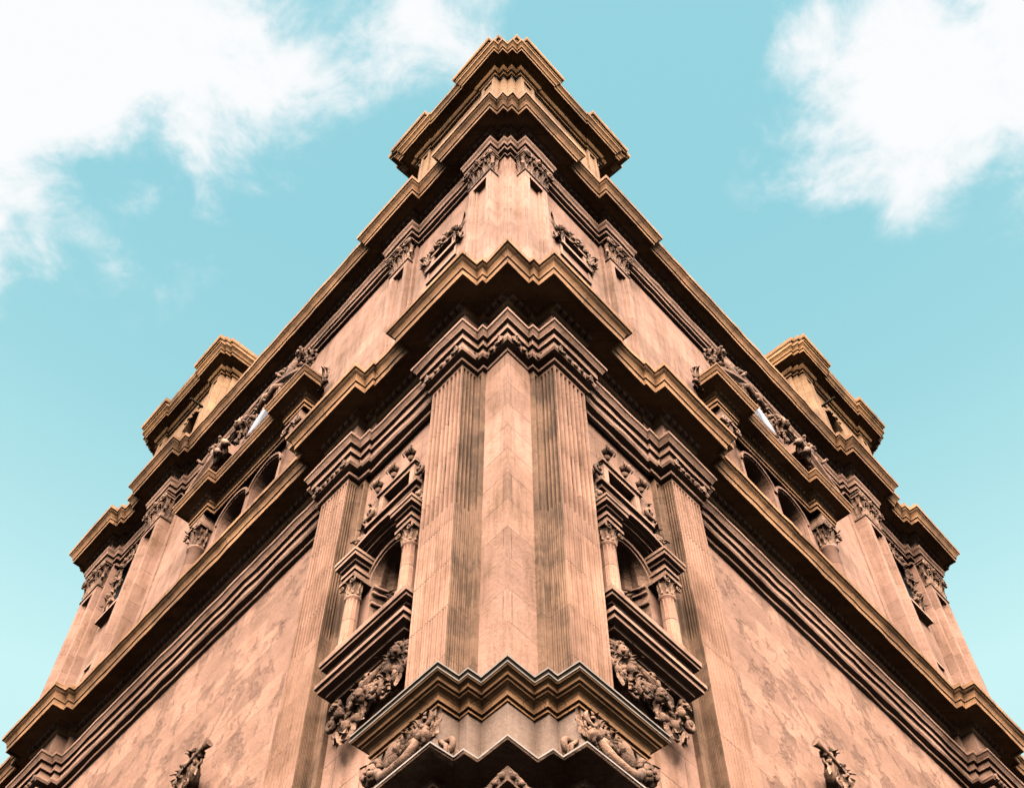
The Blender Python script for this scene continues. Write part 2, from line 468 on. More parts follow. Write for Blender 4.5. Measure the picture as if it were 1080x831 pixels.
# --- profiles (offset, height)
prof_main = [(0.0, 17.66), (0.055, 17.675), (0.07, 17.71), (0.05, 17.745), (0.0, 17.75), (0.0, 17.85), (0.13, 17.86), (0.155, 17.91), (0.155, 17.96), (0.13, 17.98),
             (0.13, 18.12), (0.185, 18.122), (0.185, 18.29), (0.245, 18.292), (0.25, 18.32), (0.29, 18.40), (0.315, 18.42), (0.32, 18.47), (0.30, 18.48), (0.10, 18.50), (0.06, 18.52), (0.06, 19.22),
             (0.10, 19.24), (0.13, 19.30), (0.12, 19.31), (0.12, 19.45), (0.20, 19.46), (0.22, 19.50), (0.52, 19.51), (0.52, 19.46), (0.565, 19.46), (0.575, 19.60), (0.60, 19.61),
             (0.605, 19.65), (0.615, 19.69), (0.64, 19.75), (0.685, 19.79), (0.70, 19.82), (0.73, 19.83), (0.74, 19.92), (0.70, 19.96), (-0.55, 20.16)]
prof_up = [(0.0, 26.98), (0.03, 27.0), (0.03, 28.02), (0.11, 28.04), (0.12, 28.10), (0.08, 28.11), (0.08, 28.22), (0.14, 28.24), (0.15, 28.36), (0.19, 28.42), (0.20, 28.50), (0.08, 28.51), (0.08, 28.76),
           (0.13, 28.80), (0.13, 28.95), (0.24, 28.96), (0.27, 29.03), (0.52, 29.04), (0.52, 28.99), (0.57, 28.99), (0.58, 29.11), (0.61, 29.12), (0.62, 29.18), (0.66, 29.27), (0.71, 29.33), (0.72, 29.37), (0.75, 29.38), (0.76, 29.50), (0.72, 29.54), (-0.4, 29.72)]
prof_upw = [(0.0, 27.85), (0.05, 27.86), (0.05, 27.90), (0.02, 27.905), (0.02, 28.02)] + prof_up[3:]
prof_ped = [(0.17, 9.68), (0.225, 9.68), (0.23, 9.701), (0.21, 9.705), (0.22, 9.723), (0.255, 9.726), (0.26, 9.747), (0.24, 9.75), (0.25, 9.803), (0.27, 9.827), (0.31, 9.852), (0.325, 9.858), (0.33, 9.882), (0.36, 9.888), (0.37, 9.919), (0.4, 9.944), (0.42, 9.947), (0.43, 9.965)]
prof_fl1 = [(0.40, 9.965), (0.437, 9.965), (0.44, 9.982), (0.40, 9.985)]
prof_gro = [(0.40, 9.984), (0.425, 9.986), (0.425, 10.045), (0.38, 10.048)]
prof_fl2 = [(0.37, 10.047), (0.44, 10.047), (0.443, 10.068), (-0.1, 10.12)]

def both(name, mat, segs, prof, parent=church, jit=0.021, u0=None, sides=(1, -1), sub_=0.38):
    mb = MB(jit); sweep(mb, segs, prof, u0, sub_); return sub(parent, name, mb, mat, sides)

main_c = both('main_cornice', 'cornice', PA, prof_main[22:])
both('architrave', 'trim', PA, prof_main[:23], main_c)
mb = MB(0.004); dentils(mb, PA, 0.12, 19.32, 19.445, 0.165, 0.10, 0.10)
sub(main_c, 'dentil_band', mb, 'trim', (1, -1))
up_c = both('upper_cornice', 'cornice', PB, prof_up[15:])
both('architrave', 'trim', PB, prof_upw[:19], up_c)
mb = MB(0.004); dentils(mb, PB, 0.13, 28.83, 28.945, 0.19, 0.10, 0.08)
sub(up_c, 'dentil_band', mb, 'trim', (1, -1))

# ---------------- walls
def arc_hole_rect(u0, u1, z0, z1): return [(u0, z0), (u1, z0), (u1, z1), (u0, z1)]
NA = 2.93          # niche axis
holesA = {1.72: [arch_loop(NA, 0.50, 12.80, 14.36, 0.46), arc_hole_rect(2.62, 3.34, 15.95, 16.50)]}
BX = 9.95
twin = [arch_loop(9.25, 0.60, 20.6, 23.28, 0.52), arch_loop(10.65, 0.60, 20.6, 23.28, 0.52)]
def wall(segs, z0, z1, holes_at, mats, u0=None, sides=(1, -1), name='facade_wall'):
    runs = []
    cur = -(segs[0][0]) * TB if u0 is None else u0
    for i, (w, ue) in enumerate(segs):
        key = mats(cur, ue)
        if not runs or runs[-1][0] != key: runs.append((key, MB()))
        mb = runs[-1][1]
        a, b = cur, ue
        if ue > a + 1e-6:
            hs = holes_at.get(round(a, 2), [])
            if hs: panel(mb, a, b, w, z0, z1, hs, 0.5)
            else:
                n = max(1, int((b - a) / 1.2)); k = max(1, int((z1 - z0) / 1.5))
                mb.grid([[(a + (b - a) * j / n, w, z0 + (z1 - z0) * q / k) for j in range(n + 1)] for q in range(k + 1)])
        if i < len(segs) - 1:
            w2 = segs[i + 1][0]
            mb.grid([[(b, w, z0), (b, w2, z0)], [(b, w, z1), (b, w2, z1)]])
        cur = ue
    for key, mb in runs:
        for s in sides: sub(church, name, mb, key, (s,))
wall(P0, -1.6, 10.0, {}, lambda a, b: 'plaster' if b - a > 4 else 'wall')
wall(PAw, 9.9, 19.6, {1.72: holesA[1.72]}, lambda a, b: 'plaster' if b - a > 6 else 'wall')
wall(PBw, 19.5, 29.4, {1.70: [arc_hole_rect(2.56, 3.24, 25.62, 26.16)], 4.82: twin}, lambda a, b: 'wall')
# the body behind, so that the building is closed from other sides
mb = MB(); mb.box(2.0, 23.9, -9.0, -1.2, -1.6, 19.9)
for s in (1, -1): sub(church, 'nave_block', mb, 'wall', (s,))

# ---------------- pedestal under the corner pilasters
PP = [(-0.38, 0.84), (-0.17, 1.0), (0.16, 1.8), (-0.30, 1.85)]
PPc = [(-0.38, 0.84), (-0.17, 1.0), (0.16, 1.8), (-0.86, 1.8005)]
ped = both('pedestal', 'frieze', [(-0.375, 0.84), (-0.165, 1.0), (0.165, 1.8), (-0.9, 1.81)], [(0.20, 7.5), (0.20, 9.74)])
both('cornice', 'cornice', PPc, prof_ped, ped, 0.006)
both('lit_edge_strip', 'lit_edge', PPc, prof_fl1, ped, 0)
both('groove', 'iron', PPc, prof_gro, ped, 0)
both('lit_edge_strip', 'lit_edge', PPc, prof_fl2, ped, 0)
# ledge below: its top line painted sunlit pale and the dark moulded soffit
PL = [(-0.38, 0.84), (-0.17, 1.0), (0.16, 2.4), (-0.4, 4.0)]
prof_l = [(0.0, 7.9), (0.08, 7.95), (0.10, 8.1), (0.06, 8.12), (0.06, 8.25), (0.14, 8.30), (0.16, 8.36), (0.20, 8.40), (0.22, 8.50), (0.26, 8.52), (0.27, 8.60), (0.50, 8.66), (0.55, 8.68), (0.56, 8.705)]
led = both('ledge', 'carve', PL, prof_l)
both('lit_edge_strip', 'lit_edge', PL, [(0.53, 8.706), (0.565, 8.706), (0.565, 8.73), (0.0, 8.80)], led, 0)

# ---------------- fluted pilasters (main order)
def flute_pts(P, Q, nin, n, d, cab):
    """points from P to Q with n grooves cut along inward normal nin (2D u,w)"""
    P = Vector(P); Q = Vector(Q); nin = Vector(nin)
    Lh = (Q - P).length; t = (Q - P) / Lh
    m = 0.02; fw = (Lh - 2 * m) / n; land = fw * 0.30
    pts = [tuple(P)]
    df = [0, 0.8, 1, 1, 0.8, 0]; dc = [0, 1.0, 0.05, 0.05, 1.0, 0]
    for k in range(n):
        s0 = m + k * fw + land / 2; s1 = m + (k + 1) * fw - land / 2
        for j in range(6):
            s = s0 + (s1 - s0) * (0, 0.12, 0.36, 0.64, 0.88, 1)[j]
            v = P + t * s + nin * (d * (dc[j] if cab else df[j]))
            pts.append(tuple(v))
    pts.append(tuple(Q))
    return pts
def fluted_shaft(u0, u1, w1, wi, wo, z0, zm, z1, nf, nr, inner_step=None, face=True):
    mb = MB(0.006)
    def section(cab, d):
        pts = []
        if face: pts = [(u0, w1)]
        elif inner_step:
            ui, wj = inner_step      # narrow backing strip (ui..u0) at wj
            pts += [(ui, wj - 0.16)]
            pts += flute_pts((ui, wj), (u0 - 0.0, wj), (0, -1), 1, d * 0.8, cab)
            pts += flute_pts((u0, wj), (u0, w1), (1, 0), nr, d, cab)[1:]
        else:
            pts += flute_pts((u0, wi), (u0, w1), (1, 0), nr, d, cab)
        if face:
            pts += flute_pts((u0, w1), (u1, w1), (0, -1), nf, d, cab)[1:]
            pts += [(u1, wo)]
        return pts
    A = section(True, 0.036); F = section(False, 0.075); Z = section(False, 0.0)
    def ring(s, z): return [(a, b, z) for a, b in s]
    rows = [ring(Z, z0), ring(Z, z0 + 0.10), ring(A, z0 + 0.14)]
    n = 7
    for i in range(1, n): rows.append(ring(A, z0 + (zm - z0) * i / n))
    rows += [ring(A, zm - 0.02), ring(F, zm + 0.02)]
    for i in range(1, n): rows.append(ring(F, zm + (z1 - zm) * i / n))
    rows += [ring(F, z1 - 0.16), ring(Z, z1 - 0.10), ring(Z, z1)]
    mb.grid(rows)
    return mb

def cap_band(mb, segs, z0, z1, o, u_lim):
    """egg-and-leaf carving along a band, leaves at each outer corner"""
    cur = max(0.0, -(segs[0][0] + o) * TB)
    for i, (w, ue) in enumerate(segs):
        ub = ue - o if (i + 1 < len(segs) and segs[i + 1][0] > w) else ue + o
        if i + 1 == len(segs): ub = ue
        n = max(1, int((ub - cur) / 0.16))
        for j in range(n):
            c = cur + (ub - cur) * (j + 0.5) / n
            mb.ball((c, w + o, (z0 + z1) / 2), (0.055, 0.05, (z1 - z0) * 0.42), j, 0.4, 8, 5)
            mb.leaf(c + (ub - cur) / n * 0.5, w + o, z0, (z1 - z0) * 0.95, 0.06, 0, 0.25)
        cur = ub
def corner_scroll(mb, u, w, z, r):
    for sgn in (1, -1):
        mb.scroll(u, w, z, r, r * 0.25, 1.5, math.pi / 2, sgn, 14)
    mb.leaf(u, w + 0.02, z - r * 1.1, r * 2.0, r * 1.3, 0, 0.3)

SH = 10.62
def pilaster(u0, u1, w1, z0, z1, kind, **k):
    """one pilaster on both facades; kind fluted or panelled"""
    for s in (1, -1):
        if kind == 'fluted':
            mb = fluted_shaft(u0, u1, w1, k.get('wi', -0.2), -0.25, z0, k['zm'], z1, k.get('nf', 8), k.get('nr', 4), k.get('inner_step'))
            p = sub(church, 'fluted_pilaster', mb, 'shaft', (s,))
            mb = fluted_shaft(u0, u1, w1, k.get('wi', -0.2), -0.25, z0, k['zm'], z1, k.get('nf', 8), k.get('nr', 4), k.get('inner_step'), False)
            sub(p, 'side_face', mb, 'shaded_patina', (s,), 'brown weathered fluted side of the pilaster, with shade painted in')
            c = MB(0.004)
            cw = k.get('cap', [(w1, 0)])
            segs = k['capsegs']
            cur = segs[0][2]
            for (w, ue, ua) in segs:
                n = max(1, int(round((ue - ua) / 0.15)))
                for j in range(n):
                    cc = ua + (ue - ua) * (j + .5) / n
                    c.ball((cc, w + 0.15, 17.93), (0.055, 0.035, 0.05), j, 0.7, 8, 5)
                    c.leaf(cc + .06, w + 0.13, 17.86, 0.13, 0.08, 0, 0.2)
                for ux in (ua, ue):
                    corner_scroll(c, ux, w + 0.15, 17.95, 0.075)
            sub(p, 'capital', c, 'carve', (s,))
            b = MB(0.006)
            ob_ = (u0, u1)
            for (h0, h1, o) in ((z0 - 0.02, z0 + 0.10, 0.08), (z0 + 0.10, z0 + 0.18, 0.05), (z0 + 0.18, z0 + 0.26, 0.06)):
                b.box(u0 - o, u1 + o, -0.35, w1 + o, h0, h1)
            sub(p, 'base', b, 'trim', (s,))
        else:
            dpt = k.get('dep', 0.5)
            mb = MB(0.006)
            # sunk panel in the front face
            m1 = 0.15 * (u1 - u0) / 0.8; m2 = m1 + 0.05
            n = 8
            def ring(z, dd):
                return [(u0, w1 - dpt, z), (u0, w1 - dpt * .5, z), (u0, w1, z), (u0 + m1, w1, z), (u0 + m1 + 0.015, w1 - dd, z), (u0 + m2 + .015, w1 - dd, z), (u0 + m2 + .03, w1 - dd * 1.8, z), (u1 - m2 - .03, w1 - dd * 1.8, z), (u1 - m2 - .015, w1 - dd, z),
                        (u1 - m1 - 0.015, w1 - dd, z), (u1 - m1, w1, z), (u1, w1, z), (u1, w1 - dpt, z)]
            rows = [ring(z0, 0.0), ring(z0 + .25, 0.0), ring(z0 + .27, 0.075)]
            for i in range(1, n): rows.append(ring(z0 + (z1 - z0) * i / n, 0.075))
            rows += [ring(z1 - 0.20, 0.075), ring(z1 - 0.18, 0.0), ring(z1, 0.0)]
            mb.grid(rows)
            p = sub(church, 'panelled_pilaster', mb, k.get('mat', 'wall'), (s,))
            if k.get('cap', True):
                c = MB(0.0)
                zc0 = z1; hc = k.get('hc', 1.0); cx = (u0 + u1) / 2; hwid = (u1 - u0) / 2
                c.box(u0 - 0.03, u1 + 0.03, w1 - dpt, w1 + 0.03, zc0, zc0 + 0.05)
                c.grid([[(u0 + .03, w1 - dpt, zc0 + .05), (u0 + .03, w1 - .03, zc0 + .05), (u1 - .03, w1 - .03, zc0 + .05), (u1 - .03, w1 - dpt, zc0 + .05)],
                        [(u0 + .02, w1 - dpt, zc0 + hc - .12), (u0 + .02, w1 - .02, zc0 + hc - .12), (u1 - .02, w1 - .02, zc0 + hc - .12), (u1 - .02, w1 - dpt, zc0 + hc - .12)]])
                nl = 4
                for row, (zz, hh, off) in enumerate(((0.06, 0.42, 0.0), (0.30, 0.50, 0.5))):
                    for j in range(nl + row):
                        cu = u0 + (u1 - u0) * (j + 0.5 - row * 0.5) / nl
                        c.leaf(cu, w1 - 0.03 + row * .01, zc0 + zz, hh, 0.22, 0, 0.34)
                    for j in range(3):
                        ww = w1 - 0.08 - j * 0.14
                        # leaves on the return that faces the corner
                        n_ = 6
                        base = []
                        for i in range(n_ + 1):
                            t = i / n_
                            hw = 0.07 * (1 - t ** 3) * (1 + .28 * math.cos(t * 6 * math.pi))
                            z_ = zc0 + zz + hh * math.sin(t * math.pi * .62) / math.sin(math.pi * .62)
                            uo = u0 + 0.03 - 0.34 * hh * t ** 2.2
                            base.append([(uo, ww - hw, z_), (uo - .03, ww, z_), (uo, ww + hw, z_)])
                        c.grid(base)
                for sg in (-1, 1):
                    ux = cx + sg * hwid
                    c.scroll(ux, w1 + 0.10, zc0 + hc - 0.24, 0.15, 0.04, 1.6, math.pi / 2, -sg, 16)
                    c.scroll(ux - sg * 0.28, w1 + 0.06, zc0 + hc - 0.24, 0.10, 0.03, 1.5, math.pi / 2, sg, 14)
                    c.tube([(ux - sg * 0.05, w1 + 0.0, zc0 + 0.4), (ux - sg * .02, w1 + 0.05, zc0 + 0.6), (ux, w1 + .12, zc0 + hc - .12)], [0.03, .035, .03], 6)
                c.ball((cx, w1 + 0.10, zc0 + hc - 0.10), (0.10, 0.06, 0.10), 3, .7)
                c.box(u0 - 0.07, u1 + 0.07, w1 - dpt, w1 + 0.07, zc0 + hc - 0.11, zc0 + hc - 0.05)
                c.box(u0 - 0.10, u1 + 0.10, w1 - dpt, w1 + 0.10, zc0 + hc - 0.048, zc0 + hc)
                sub(p, 'capital', c, 'carve', (s,))
            if k.get('base', True):
                b = MB(0.006)
                for (h0, h1, o) in ((z0 - .05, z0 + 0.5, 0.08), (z0 + 0.5, z0 + 0.62, 0.12), (z0 + 0.62, z0 + 0.72, 0.05)):
                    b.box(u0 - o, u1 + o, w1 - dpt, w1 + o, h0, h1)
                sub(p, 'base', b, 'trim', (s,))

pilaster(1.0, 1.8, 0.16, 10.05, 17.68, 'fluted', zm=13.9, inner_step=(0.86, -0.19), nr=4, nf=7,
         capsegs=[(-0.28, 0.82, 0.33), (-0.20, 0.96, 0.86), (0.16, 1.8, 1.0)])
pilaster(4.22, 5.05, 0.16, 8.0, 17.68, 'fluted', zm=13.7, wi=-0.2, nr=4, nf=9, inner_step=(4.02, -0.08),
         capsegs=[(-0.08, 4.16, 4.02), (0.16, 5.05, 4.22)])
pilaster(15.6, 16.6, 0.16, 8.0, 17.68, 'fluted', zm=13.7, wi=-0.2, nr=4, nf=9, inner_step=(15.42, -0.1),
         capsegs=[(0.16, 16.6, 15.6)])
pilaster(0.96, 1.73, -0.30, 20.1, 27.0, 'panel', dep=0.42)
pilaster(4.10, 4.82, -0.30, 20.1, 27.0, 'panel', dep=0.34)
pilaster(15.08, 16.05, -0.06, 20.1, 27.0, 'panel', dep=0.45)
pilaster(18.50, 19.50, -0.06, 20.1, 27.0, 'panel', dep=0.45)

# ---------------- attic over the corner and the two side turrets
prof_at = [(0.0, 33.98), (0.05, 34.0), (0.06, 34.06), (0.12, 34.09), (0.16, 34.16), (0.17, 34.24), (0.10, 34.25), (0.10, 34.36), (0.16, 34.38), (0.20, 34.44), (0.40, 34.45), (0.40, 34.41), (0.44, 34.41), (0.45, 34.52), (0.48, 34.53), (0.50, 34.62), (0.55, 34.70), (0.57, 34.71), (0.58, 34.82), (0.3, 34.86)]
prof_sl = [(0.40, 34.83), (0.60, 34.84), (0.61, 34.92), (0.65, 34.93), (0.67, 34.98), (0.68, 35.10), (0.2, 35.14)]
PT = [(-0.80, 0.74), (-0.52, 0.93), (-0.35, 1.50), (-0.38, 3.85), (-0.35, 4.28), (-0.40, 4.50), (-0.75, 4.66), (-6.0, 4.70)]
PTs = [(-0.84, 0.9), (-0.52, 1.15), (-0.35, 1.48), (-0.62, 4.1), (-0.35, 4.42), (-0.42, 4.62), (-0.8, 4.7), (-6.0, 4.72)]
attic = None
for s in (1, -1):
    mb = MB(); 
    cur = None
    sweep(mb, PT, [(-0.03, 29.6), (-0.03, 34.4), (-1.2, 34.8)])
    at = sub(church, 'corner_attic', mb, 'attic', (s,))
    mb = MB(0.006); sweep(mb, PT, prof_at, None, 0.5); ct = sub(at, 'cornice', mb, 'atticc', (s,))
    mb = MB(0.006); sweep(mb, PTs, prof_sl, None, 0.5); sub(at, 'coping', mb, 'atticc', (s,))
    mb = MB(); sweep(mb, PT, [(0.1, 29.6), (0.1, 30.6), (0.0, 30.66)]); sub(at, 'plinth', mb, 'attic', (s,))
for (u0, u1) in ((0.95, 1.50), (3.87, 4.26)):
    pilaster(u0, u1, -0.33, 30.6, 34.0, 'panel', dep=0.3, cap=False, base=False, mat='attic')

dz = 0.95
PR = [(-6.0, 14.95), (-0.62, 15.05), (-0.42, 15.12), (-0.26, 15.62), (-0.34, 18.55), (-0.26, 19.02), (-0.40, 19.22), (-0.62, 19.36), (-0.9, 19.5), (-1.2, 19.62), (-6.0, 19.64)]
PRs = [(-6.0, 15.05), (-0.62, 15.15), (-0.42, 15.22), (-0.24, 15.52), (-0.42, 18.65), (-0.24, 18.95), (-0.40, 19.15), (-0.62, 19.3), (-0.9, 19.45), (-1.2, 19.6), (-6.0, 19.62)]
for s in (1, -1):
    mb = MB()
    PRw = [(w - 0.03, u) for w, u in PR]
    # plain wall with the window opening between the two strips
    cur = 14.95
    for i, (w, ue) in enumerate(PR):
        if i == 0: cur = ue; mb.grid([[(ue, -6.0, 29.6), (ue, PR[1][0], 29.6)], [(ue, -6.0, 35), (ue, PR[1][0], 35)]]); continue
        hs = [[(16.15, 31.6), (17.25, 31.6), (17.25, 33.9), (16.9, 34.25), (16.5, 34.25), (16.15, 33.9)]] if abs(cur - 15.62) < 0.01 else []
        panel(mb, cur, ue, w - 0.02, 29.6, 35.3, hs, 0.4)
        if i < len(PR) - 1: mb.grid([[(ue, w - .02, 29.6), (ue, PR[i + 1][0] - .02, 29.6)], [(ue, w - .02, 35.3), (ue, PR[i + 1][0] - .02, 35.3)]])
        cur = ue
    tr = sub(church, 'side_turret', mb, 'attic', (s,))
    mb = MB(0.006); sweep(mb, PR, [(o, z + dz) for o, z in prof_at], 14.9, 0.5); sub(tr, 'cornice', mb, 'atticc', (s,))
    mb = MB(0.006); sweep(mb, PRs, [(o, z + dz) for o, z in prof_sl], 14.9, 0.5); sub(tr, 'coping', mb, 'atticc', (s,))
    mb = MB(); mb.box(15.4, 18.2, -0.9, -0.75, 30.0, 35.2); 
    wn = sub(tr, 'window', mb, 'dark', (s,))
    mb = MB(0.005)
    fr = [(16.15, 31.6), (16.15, 33.9), (16.5, 34.25), (16.9, 34.25), (17.25, 33.9), (17.25, 31.6)]
    rows = []
    for (a, b_) in fr:
        cu_, cz_ = 16.7, 32.9; du, dv = (a - cu_), (b_ - cz_); Ln = math.hypot(du, dv)
        ox, oz = du / Ln * 0.14, dv / Ln * 0.14
        rows.append([(a, -0.5, b_), (a, -0.34, b_), (a + ox, -0.34, b_ + oz), (a + ox, -0.5, b_ + oz)])
    mb.grid(rows)
    for i in range(9): mb.ball((16.25 + i * 0.11, -0.33, 34.28 + 0.06 * math.sin(i * 2.1)), (0.07, .05, .06), i, .8, 7, 5)
    sub(wn, 'frame', mb, 'attic', (s,))
    mb = MB(); mb.tube([(14.98, -0.30, 33.15), (15.02, 0.35, 33.20)], 0.035, 6)
    mb.box(14.97, 15.03, 0.30, 0.42, 33.12, 33.28)
    # rainwater spout poking out beside the strip
    mb2 = MB(); mb2.box(15.72, 15.78, -0.5, 0.24, 33.58, 33.64); sub(tr, 'rain_spout', mb2, 'iron', (s,))
    # scroll buttress running down from the turret's outer edge
    mb = MB(0.004)
    pth = []; 
    for i in range(13):
        t = i / 12; pth.append((19.65 + 1.1 * t ** 1.6, -0.75 - 0.35 * t, 33.4 - 3.6 * t ** 0.75))
    mb.tube(pth, [0.16 - 0.05 * i / 12 for i in range(13)], 8)
    mb.scroll(20.85, -1.1, 29.95, 0.22, 0.07, 1.4, 0, 1)
    mb.ball((20.7, -1.0, 30.5), (0.10, 0.1, 0.16)); mb.ball((20.7, -1.0, 30.72), 0.07)
    sub(tr, 'scroll_buttress', mb, 'atticc', (s,))
for (u0, u1) in ((15.14, 15.62), (18.56, 19.02)):
    pilaster(u0, u1, -0.24, 30.2, 34.95, 'panel', dep=0.3, cap=False, base=False, mat='attic')

# ---------------- carving kit
def cherub(mb, u, w, z, r, seed=0, wings=True):
    rnd = random.Random(seed)
    mb.ball((u, w, z), (r, r, r * 1.15), seed, 0.35, 14, 11)
    mb.ball((u, w + r * 0.98, z - r * 0.1), (r * .16, r * .18, r * .2), 0, 0, 6, 5)
    for sg in (-1, 1):
        mb.ball((u + sg * r * .42, w + r * .74, z - r * .38), r * .3, 0, 0, 7, 5)
        mb.ball((u + sg * r * .36, w + r * .86, z + r * .12), (r * .13, r * .1, r * .08), 0, 0, 6, 5)
    mb.ball((u, w + r * .86, z - r * .5), (r * .2, r * .12, r * .08), 0, 0, 6, 5)
    for i in range(11):
        a = math.pi * i / 10
        mb.ball((u + r * 1.0 * math.cos(a), w + r * .25, z + r * .25 + r * .95 * math.sin(a)), (r * .3, r * .35, r * .3), i + seed, .5, 7, 5)
    if wings:
        for sg in (-1, 1):
            for i in range(5):
                a = R(-35 + i * 22)
                L_ = r * (2.5 - i * 0.18)
                p0 = (u + sg * r * .7, w - r * .1, z - r * .4)
                p1 = (u + sg * (r * .7 + L_ * .6 * math.cos(a)), w + r * .28, z - r * .4 + L_ * .6 * math.sin(a))
                p2 = (u + sg * (r * .7 + L_ * math.cos(a)), w + r * .02, z - r * .5 + L_ * math.sin(a))
                mb.tube([p0, p1, p2], [r * .22, r * .26, r * .08], 6)
def foliage(mb, u, w, z, su, sz, n, seed, dep=0.1):
    rnd = random.Random(seed)
    for i in range(n):
        a = rnd.random(); x = u + (rnd.random() - .5) * su; y = z + (rnd.random() - .5) * sz
        if a < 0.35:
            mb.scroll(x, w, y, rnd.uniform(.08, .15), None, rnd.uniform(1.1, 1.7), rnd.random() * 6, rnd.choice((1, -1)), 13)
        elif a < 0.8:
            mb.leaf(x, w + rnd.random() * dep * .5, y - .1, rnd.uniform(.2, .34), rnd.uniform(.1, .17), rnd.uniform(-1.0, 1.0), rnd.uniform(.2, .6), 1, rnd.choice((1, 1, -1)))
        else:
            mb.ball((x, w + dep * .4, y), (rnd.uniform(.05, .09), rnd.uniform(.05, .1), rnd.uniform(.05, .09)), i, .9, 8, 6)

def person_figure(mb, u, w, z, h, lean=0.0, seed=0, recline=0):
    """small carved figure: torso, head, arms, draped legs"""
    r = h * 0.085
    tor = [(u, w, z), (u + lean * h * .15, w + .02, z + h * .2), (u + lean * h * .32, w + .05, z + h * .42), (u + lean * h * .42, w + .05, z + h * .55)]
    mb.tube(tor, [r * 1.1, r * 1.15, r * 1.3, r * .5], 10)
    hd = (u + lean * h * .48, w + .08, z + h * .67)
    cherub(mb, hd[0], hd[1], hd[2], h * .085, seed, False)
    sh = Vector(tor[2])
    for sg in (-1, 1):
        a = sh + Vector((sg * r * 1.6, 0, r * .6)); b = a + Vector((sg * h * .16, h * .05, -h * .12)); c = b + Vector((sg * h * .06, h * .1, h * .08))
        mb.tube([a, b, c], [r * .6, r * .5, r * .35], 7)
        mb.ball(c, r * .42, seed, .4, 7, 5)
        k0 = Vector(tor[0]) + Vector((sg * r * .8, 0, 0)); k1 = k0 + Vector((-lean * h * .3 + sg * h * .06, h * .16, h * .02)); k2 = k1 + Vector((-lean * h * .22, h * .0, -h * .24))
        mb.tube([k0, k1, k2], [r * 1.1, r * .85, r * .5], 8)
        mb.ball(k2, (r * .5, r * .8, r * .35), seed, .3, 7, 5)
    for i in range(5):
        x = u - lean * h * .1 + (i - 2) * r * .8
        mb.tube([(x, w + .06, z + h * .1), (x - lean * .1, w + .12, z - h * .05), (x - lean * .16, w + .1, z - h * .22)], [r * .5, r * .55, r * .35], 6)

